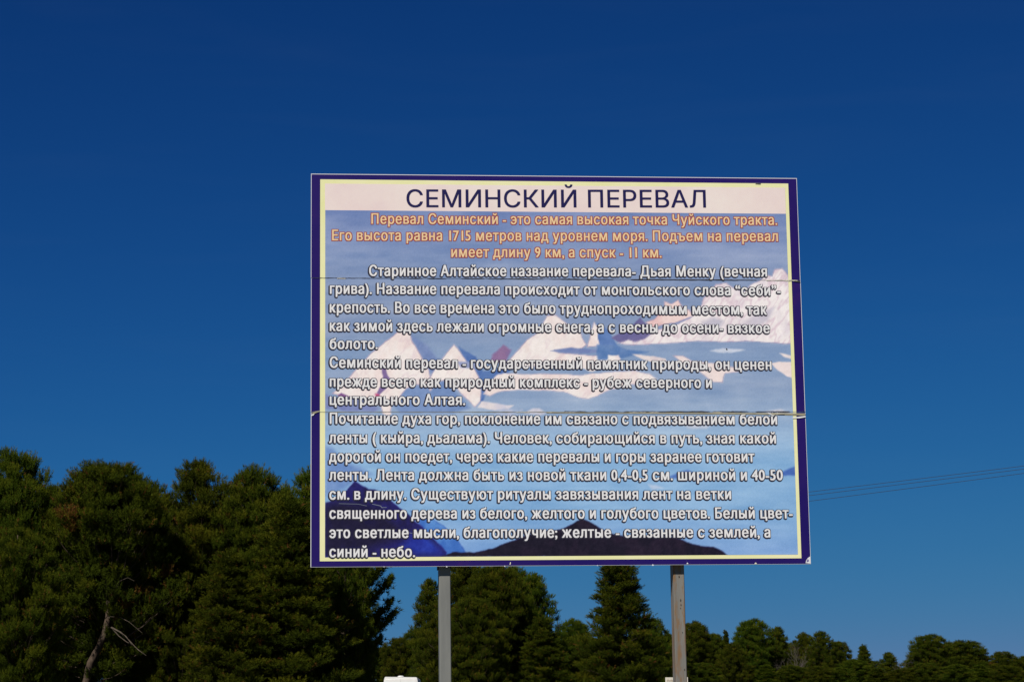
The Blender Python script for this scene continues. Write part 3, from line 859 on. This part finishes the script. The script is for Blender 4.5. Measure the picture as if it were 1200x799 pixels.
tree(184, 562, 112, 'tall_b', 'pine showing its top between the broad rounded pine and the tallest pointed one', GL, 95)
tree(68, 566, 112, 'tall_a', 'lower pine filling the dip beside the left edge pine', GL, 100)
tree(338, 583, 99, 'cone_a', 'nearer lighter green pine standing in front, just left of the sign edge', GL, 135)
tree(372, 543, 108, 'tall_b', 'big dark pine whose top is hidden behind the left edge of the sign', GL, 128)
tree(407, 590, 103, 'tall_a', 'dark pine under the lower left corner of the sign with boughs reaching right', GL, 62)
tree(22, 620, 97, 'round_c', 'shorter front pine below the pine at the left edge', GL, 110)
tree(214, 625, 104, 'tall_b', 'middle sized pine in front, right of the bent bare trunk', GL, 92)
tree(270, 645, 97, 'cone_a', 'short green pine low in front between the bent trunk and the van', GL, 105)
for k, (x, tp, Y) in enumerate([(-30, 545, 115), (60, 600, 121), (130, 575, 120), (215, 590, 122), (265, 580, 121), (330, 575, 123), (385, 590, 120), (-10, 640, 124), (160, 640, 125), (300, 640, 126), (388, 660, 122)]):
    tree(x, tp, Y, ('tall_a', 'round_b', 'tall_b', 'round_a')[k % 4], 'shaded second row pine '+ml(x), 'second row pines on the left', 105)

# the broad pine with a bent bare trunk
def bent_pine():
    Y = 103; gx = at(97, 850, Y); gz = ground_z(gx.x, Y)-.1
    def loc(px, py, dy=0):
        q = at(px, py, Y); return (q.x-gx.x, dy, q.z-gz)
    b = loc(101, 799)
    stem = [(b[0]-.25, .1, 0), (b[0]-.1, 0, b[2]*.6), b, loc(106, 776), loc(115, 760), loc(123, 742), loc(127, 722), loc(127, 690), loc(124, 650), loc(126, 610), loc(126, 580), loc(126, 553)]
    H = loc(126, 543)[2]
    tm, cm, _ = make_tree(41, H, 2.75, 'dome', 230, base=.25, stem=stem, bare_front=True)
    r = empty('pine_tree', (gx.x, Y, gz)); link('trunk', tm, r); link('crown', cm, r)
    d = MB()
    d.tube([loc(127, 736, -.2), loc(138, 737, -1.6), loc(150, 743, -1.9), (loc(160, 752)[0], -2.1, loc(160, 752)[2]), loc(171, 763, -2.2), loc(181, 770, -2.3)], [.045, .04, .034, .026, .018, .01], 6)
    d.tube([loc(138, 737, -1.6), loc(147, 747, -1.7), loc(157, 754, -1.9), loc(166, 758, -2.0)], [.028, .024, .018, .01], 5)
    d.tube([loc(150, 743, -1.9), loc(158, 748, -2.3), loc(165, 758, -2.4)], [.018, .014, .008], 5)
    d.build('dead_branch', deadm, r)
    for pts in ([(109, 790, -.4), (117, 791, -1.4), (123, 793, -1.9)], [(127, 724, -.1), (145, 724, -1.2), (160, 731, -2.0), (176, 744, -2.2)], [(124, 725, -.2), (133, 724, -1.6), (142, 725, -1.8)], [(128, 704, -.2), (145, 684, -1.4), (158, 680, -1.9), (166, 684, -2.0)], [(126, 655, -.1), (118, 640, -.8), (112, 622, -1.2)], [(127, 668, -.1), (134, 650, -.9), (143, 640, -1.5)]):
        e = MB(); e.tube([loc(*q) for q in pts], list(np.linspace(.022, .005, len(pts))), 5); e.build('dead_branch', deadm, r)
    tag(r, 'broad rounded pine with a bent bare trunk and pale dead branches, second from the left', 'tree', GL)
bent_pine()

# boughs reaching right under the sign's lower left corner
def side_boughs():
    Y = 106; base = at(405, 860, Y); gz = ground_z(base.x, Y)-.1
    rng = np.random.default_rng(77); mb = MB(); TP = []; TD = []
    def loc(px, py): q = at(px, py, Y); return np.array([q.x-base.x, 0, q.z-gz])
    top = loc(405, 610)
    mb.tube([(0, 0, 0), (.05, 0, top[2]*.5), tuple(top)], [.2, .13, .04], 8)
    for (x0, y0, x1, y1, th) in ((400, 722, 459, 677, 1.0), (400, 742, 460, 703, 1.0), (396, 758, 465, 716, 1.1), (404, 696, 449, 661, 1.0), (400, 772, 447, 748, 1.3), (404, 682, 441, 668, 1.2), (400, 784, 441, 768, 1.4), (400, 800, 438, 788, 1.3), (404, 730, 444, 722, 1.2)):
        a = loc(x0, y0); b = loc(x1, y1)
        pts = np.array([a*(1-s)+b*s+np.array([0, math.sin(s*3)*.2, (s*s-s)*1.5*th]) for s in np.linspace(0, 1, 9)])
        mb.tube(pts, list(np.linspace(.05, .012, 9)), 5)
        L = np.linalg.norm(b-a); n = int(150*L)
        s = rng.uniform(.15, 1, n)**.8; c = np.stack([np.interp(s, np.linspace(0, 1, 9), pts[:, k]) for k in range(3)], -1)
        fat = np.where(rng.random(n) < .75, 1.0, 1.9)*(1.2-.45*s)*(.75+.35*np.sin(s*26+x0))
        off = rng.normal(0, 1, (n, 3))*np.array([.10, .26, .10])*fat[:, None]*th; off[:, 2] += .06
        TP.append(c+off); d = off+np.array([.16, 0, .3]); TD.append(d/np.linalg.norm(d, axis=1)[:, None])
    P = np.concatenate(TP); D = np.concatenate(TD)
    tri, tint = needle_tris(P, D, rng.uniform(.15, .22, len(P)), np.clip(rng.normal(.45, .15, len(P)), 0, .9), 10, rng)
    me = tri_mesh('crown', tri, fol); a = me.attributes.new('tint', 'FLOAT', 'FACE'); a.data.foreach_set('value', tint.astype(np.float32))
    r = empty('pine_tree', (base.x, Y, gz)); mb.build('trunk', bark, r, True); link('crown', me, r)
    tag(r, 'pine with upturned boughs against the sky below the lower left corner of the sign', 'tree', GL)
side_boughs()

# middle group
tree(541, 646, 168, 'tall_b', 'pine directly behind the left post, widest of the middle group', GC, 92)
tree(577, 661, 166, 'dome_a', 'pine touching the lower edge of the sign just right of the left post', GC, 70)
tree(628, 670, 170, 'tall_b', 'rounded pine at the right end of the middle group, beside the sky gap', GC, 70)
tree(603, 664, 174, 'round_b', 'pine between the two rounded tops in the middle group', GC, 60)
tree(507, 676, 172, 'tall_a', 'lower pine at the left flank of the middle group, above the van', GC, 46)
tree(725, 636, 162, 'cone_a', 'dense cone shaped pine with a wide skirt standing alone left of the right post', GC, 88)
tree(672, 725, 205, 'round_b', 'small rounded pine in the gap left of the cone shaped pine', GC, 42)
tree(767, 724, 208, 'round_c', 'small rounded pine just left of the right post, beside the cone shaped pine', GC, 42)
tree(472, 747, 235, 'round_c', 'distant low pine behind the van near the left pines', GC, 48)
tree(452, 757, 240, 'round_b', 'farthest low pine seen between the left pines and the van', GC, 40)
tree(560, 700, 158, 'round_c', 'shorter front pine low to the right of the left post', GC, 70)
tree(636, 722, 160, 'cone_a', 'short front pine under the rounded top right of centre', GC, 66)
tree(690, 745, 172, 'tall_b', 'short pine at the left foot of the cone shaped pine', GC, 50)
for k, (x, tp, Y) in enumerate([(490, 735, 236), (650, 742, 230), (700, 748, 232), (745, 745, 228), (785, 742, 234), (600, 715, 190), (540, 705, 192), (660, 760, 215), (625, 740, 200), (500, 760, 225), (570, 740, 205)]):
    tree(x, tp, Y, ('round_a', 'tall_b', 'round_b', 'round_c')[k % 4], 'back row pine of the middle group, '+mc(x), 'back row pines in the middle', 52)

# right group
right = [
    (813, 728, 262, 'dome_a', 42, 'rounded pine immediately right of the right post'),
    (838, 742, 268, 'round_c', 38, 'low pine between the right post and the tiny spruce'),
    (880, 725, 258, 'dome_a', 42, 'tall dome topped pine, the highest in the row right of the post'),
    (908, 733, 262, 'tall_a', 36, 'pine leaning against the right side of the highest dome topped pine'),
    (941, 741, 270, 'round_b', 28, 'narrow round topped pine, left one of a pair with close tops'),
    (963, 738, 266, 'tall_b', 44, 'pine with a small knob top sloping down to its right'),
    (985, 751, 266, 'round_c', 34, 'pine on the slope right of the knob topped pine'),
    (1011, 755, 272, 'cone_a', 30, 'small pointed pine under the middle of the open sky on the right'),
    (1043, 763, 276, 'tall_a', 30, 'lowest small pine left of the leafless shrub'),
    (1087, 743, 262, 'dome_a', 44, 'broad flat topped pine, highest towards the right edge'),
    (1130, 750, 268, 'dome_a', 50, 'wide low pine right of the flat topped one'),
    (1112, 753, 272, 'round_b', 36, 'pine tucked between the flat topped pine and the wide low one'),
    (1176, 763, 282, 'round_a', 46, 'low wide pine near the right edge'),
    (1204, 768, 286, 'round_c', 42, 'pine cut off by the right edge of the photo'),
    (860, 752, 252, 'tall_b', 40, 'shorter front pine at the left foot of the dome topped pine'),
    (1000, 772, 262, 'round_b', 40, 'low front pine below the small pointed pine'),
]
for (x, tp, Y, k, wp, lab) in right: tree(x, tp, Y, k, lab, GR, wp)
tree(850, 735, 285, 'spruce', 'tiny dark spruce with a thin spire right of the right post', None, 28, name='spruce_tree')
for k in range(15):
    x = 800+k*30+(k*37 % 13)
    tp = np.interp(x, [790, 880, 960, 1010, 1050, 1090, 1150, 1230], [748, 745, 755, 772, 776, 762, 768, 776])+(k*53 % 7)
    tree(x, tp, 296+(k*29 % 16), ('round_a', 'round_b', 'tall_b', 'round_c')[k % 4], 'back row pine by the '+mrb(x).replace('right behind the right post', 'right post itself'), 'back row pines on the right', 48)
for k in range(13):
    x = 826+k*32+(k*31 % 11)
    tree(x, 776+(k*41 % 8), 246+(k*17 % 9), ('round_c', 'tall_a', 'cone_a', 'round_b')[k % 4], 'low front row pine below the '+mrf(x).replace('right behind the right post', 'gap beside the right post'), 'front row pines on the right', 44)

# leafless shrubs among the right pines
greyw = new_mat('dark_grey_twigs', (.13, .11, .09), .9)
def shrub(px, top, Y, label, seed, wpx=16):
    rng = np.random.default_rng(seed); mb = MB(); P = at(px, top, Y); gz = ground_z(P.x, Y); h = P.z-gz
    def br(p, d, L, r, lv):
        q = p+d*L; m = (p+q)/2+rng.normal(0, .05*L, 3)
        mb.tube([p, m, q], [r, r*.8, r*.55], 4, cap=False)
        if lv == 0: return
        for _ in range(3 if lv > 1 else 4):
            nd = d+rng.normal(0, .38, 3); nd[2] = abs(nd[2])*1.05; nd /= np.linalg.norm(nd)
            br(q if rng.random() < .6 else m, nd, L*rng.uniform(.6, .8), r*.6, lv-1)
    for a in range(4):
        d = np.array([rng.normal(0, .18), rng.normal(0, .18), 1]); d /= np.linalg.norm(d)
        br(np.array([rng.normal(0, .2), 0, 0]), d, h*.36, .045, 4)
    r = empty('bare_tree', (P.x, Y, gz)); mb.build('trunk', greyw, r)
    zz = max(v[2] for v in mb.v); r.scale = (h/zz, h/zz, h/zz)
    tag(r, label, 'tree', 'leafless trees among the right pines')
shrub(1058, 762, 262, 'leafless grey tree between the lowest small pine and the flat topped pine', 5)
shrub(925, 752, 256, 'leafless grey tree left of the pine pair with close tops', 6)

# ------------------------------------------------------------------ overhead wires
wm = new_mat('dark_cable', (.03, .03, .035), .6)
def pole(px, py, Y, label):
    P = at(px, py, Y); gz = ground_z(P.x, Y); h = P.z-gz+.5
    r = empty('utility_pole', (P.x, Y, gz))
    a = MB(); a.tube([(0, 0, -.3), (0, 0, h)], [.14, .10], 10); a.build('shaft', new_mat('weathered_pole_wood', (.16, .13, .1), .9), r)
    c = MB(); c.box((-.9, -.05, h-.45), (.9, .05, h-.33)); c.build('crossarm', bark, r)
    for x in (-.8, 0, .8):
        i = MB(); i.tube([(x, 0, h-.33 if x else h), (x, 0, h-.2 if x else h+.13)], [.03, .045], 8); i.build('insulator', new_mat('porcelain', (.6, .6, .55), .3), r)
    tag(r, label, 'pole')
    return r
YA, YB = 126.0, 88.0
la = [(140, 664.5), (140, 669.5), (140, 675.5)]; lb = [(1420, 519.5), (1420, 524.5), (1420, 530.5)]
pole(140, 672, YA, 'wooden utility pole behind the left pines')
pole(1420, 527, YB, 'wooden utility pole beyond the right edge of the photo')
def wire(pts, sag, label):
    m = MB(); P0_, P1_ = at(*pts[0], YA), at(*pts[1], YB)
    pp = []
    for s in np.linspace(0, 1, 40):
        q = P0_.lerp(P1_, s); q.z -= sag*4*s*(1-s); pp.append(tuple(q))
    m.tube(pp, .0095, 5); return tag(m.build('overhead_wire', wm), label, 'wire', 'overhead wires right of the sign')
def wire_thru(p1, p2, sag, label):
    """wire seen passing pixels p1 (x=949) and p2 (x=1200)"""
    m = MB(); s1 = (p2[1]-p1[1])/(p2[0]-p1[0])
    a = (140, p1[1]+s1*(140-p1[0])); b = (1420, p1[1]+s1*(1420-p1[0]))
    P0_, P1_ = at(*a, YA), at(*b, YB); pp = []
    for s in np.linspace(0, 1, 60):
        q = P0_.lerp(P1_, s); q.z -= sag*4*(s*(1-s)-.12); pp.append(tuple(q))
    m.tube(pp, .0095, 5); return tag(m.build('overhead_wire', wm), label, 'wire', 'overhead wires right of the sign')
wire_thru((949, 573.8), (1200, 546.0), .25, 'thin dark overhead wire, the topmost of three right of the sign')
wire_thru((949, 578.0), (1200, 549.6), .25, 'thin dark overhead wire, the middle one of three right of the sign')
wire_thru((949, 584.6), (1200, 554.6), .25, 'thin dark overhead wire, the lowest of three right of the sign')

# ------------------------------------------------------------------ white van whose roof shows at the bottom edge
def van():
    Y = 133.0; c = at(469.5, 793, Y); gz = ground_z(c.x, Y); h = c.z-gz
    k = .95*Y/F_PX*38/2/.95*1.0   # half width seen at the roof
    hw = 38/F_PX*Y/2; L = 4.6
    r = empty('van', (c.x, Y, gz), 0)
    tag(r, 'white van with a round roof vent, its roof showing left of the left post', 'van')
    wh = new_mat('white_van_paint', (.78, .78, .75), .4, spec=.5)
    vary(wh, [(.3, (.78, .78, .74)), (.6, (.85, .85, .82))], scale=1.5, detail=5)
    gl = new_mat('dark_window_glass', (.02, .025, .03), .08, spec=.6); bk = new_mat('black_rubber', (.02, .02, .02), .8)
    red = new_mat('red_lamp_glass', (.4, .02, .02), .3); mt = new_mat('wheel_steel', (.4, .4, .4), .4, .6)
    # cross-section with sides leaning in towards a nearly flat roof
    sec = [(-hw*1.12, .35), (hw*1.12, .35), (hw*1.14, .9), (hw*1.10, h*.62), (hw*1.02, h-.14), (hw*.995, h-.05), (hw*.95, h-.01), (0, h+.012), (-hw*.93, h+.035), (-hw*.975, h), (-hw*1.02, h-.14), (-hw*1.10, h*.62), (-hw*1.14, .9)]
    b = MB(); b.prism_xz(sec, 0, L); b.build('body', wh, r)
    for s in (-1, 1):
        d = MB(); d.prism_xz([(s*.012, .5), (s*hw*1.02, .5), (s*hw*1.0, h*.62), (s*hw*.93, h-.12), (s*.012, h-.10)][::s], -.02, -.002)
        o = d.build('rear_door', wh, r)
        g = MB(); g.prism_xz([(s*.12, h*.58), (s*hw*.86, h*.58), (s*hw*.80, h*.78), (s*.12, h*.78)][::s], -.028, -.021); g.build('window', gl, o)
        hd = MB(); hd.box((min(s*.05, s*.16), -.05, 1.05), (max(s*.05, s*.16), -.021, 1.09)); hd.build('handle', bk, o)
        l = MB(); l.box((min(s*hw*1.02, s*hw*.9)+.0, -.04, .62), (max(s*hw*1.02, s*hw*.9), -.021, .86)); l.build('tail_lamp', red, r)
        for y in (.9, L-.8):
            t = MB(); t.tube([(s*hw*.98, y, .34), (s*hw*1.16, y, .34)], [.34, .34], 20); wv = t.build('wheel', bk, r)
            q = MB(); q.tube([(s*hw*1.163, y, .34), (s*hw*1.175, y, .34)], [.19, .17], 14); q.build('rim', mt, wv)
        sw = MB(); sw.box((s*hw*1.11-.012, .5, h*.56), (s*hw*1.11+.012, L-1.0, h*.74)); sw.build('side_window', gl, r)
    bu = MB(); bu.box((-hw*1.1, -.12, .36), (hw*1.1, -.001, .5)); bu.build('bumper', bk, r)
    v = MB(); v.tube([(-.02, .5, h-.02), (-.02, .5, h+.035), (-.02, .5, h+.05), (-.02, .5, h+.085), (-.02, .5, h+.10)], [.10, .10, .19, .17, .08], 14); v.build('roof_vent', wh, r)
    sm = MB(); sm.box((-.005, .0, h+.008), (.005, L-.05, h+.018)); sm.build('roof_seam', new_mat('seam_sealant', (.45, .45, .43), .7), r)
    fw = MB(); fw.box((-hw*.9, L+.001, h*.55), (hw*.9, L+.02, h*.85)); fw.build('windscreen', gl, r)
van()

# ------------------------------------------------------------------ small notice board beside the right post
def notice():
    Y = 60.0; a = at(779.6, 793.2, Y); b = at(806.0, 793.2, Y); gz = ground_z(a.x, Y)
    wd = b.x-a.x; h = a.z-gz
    r = empty('notice_board', ((a.x+b.x)/2, Y, gz))
    tag(r, 'small off-white notice board peeping out left of the right post', 'sign')
    bm_ = new_mat('offwhite_board', (.62, .58, .48), .6)
    vary(bm_, [(.35, (.45, .40, .30)), (.5, (.60, .56, .46)), (.7, (.68, .64, .56))], scale=9, detail=8)
    e = MB(); e.box((-wd/2, -.01, h-.42), (wd/2, .01, h)); e.build('board', bm_, r)
    e = MB(); e.box((-.03, .011, -.3), (.03, .06, h-.04)); e.build('stake', bark, r)
    st = new_mat('dull_brown_stain', (.22, .15, .10), .8)
    rng = random.Random(4); e = MB()
    for k in range(7):
        x = -wd/2+.04+k*.027; z = h-.075-rng.random()*.02
        e.prism_xz([(x, z-.03), (x+.012, z-.034), (x+.015, z+.012), (x+.004, z+.016)], -.0125, -.0105)
    e.build('stain', st, r)
notice()
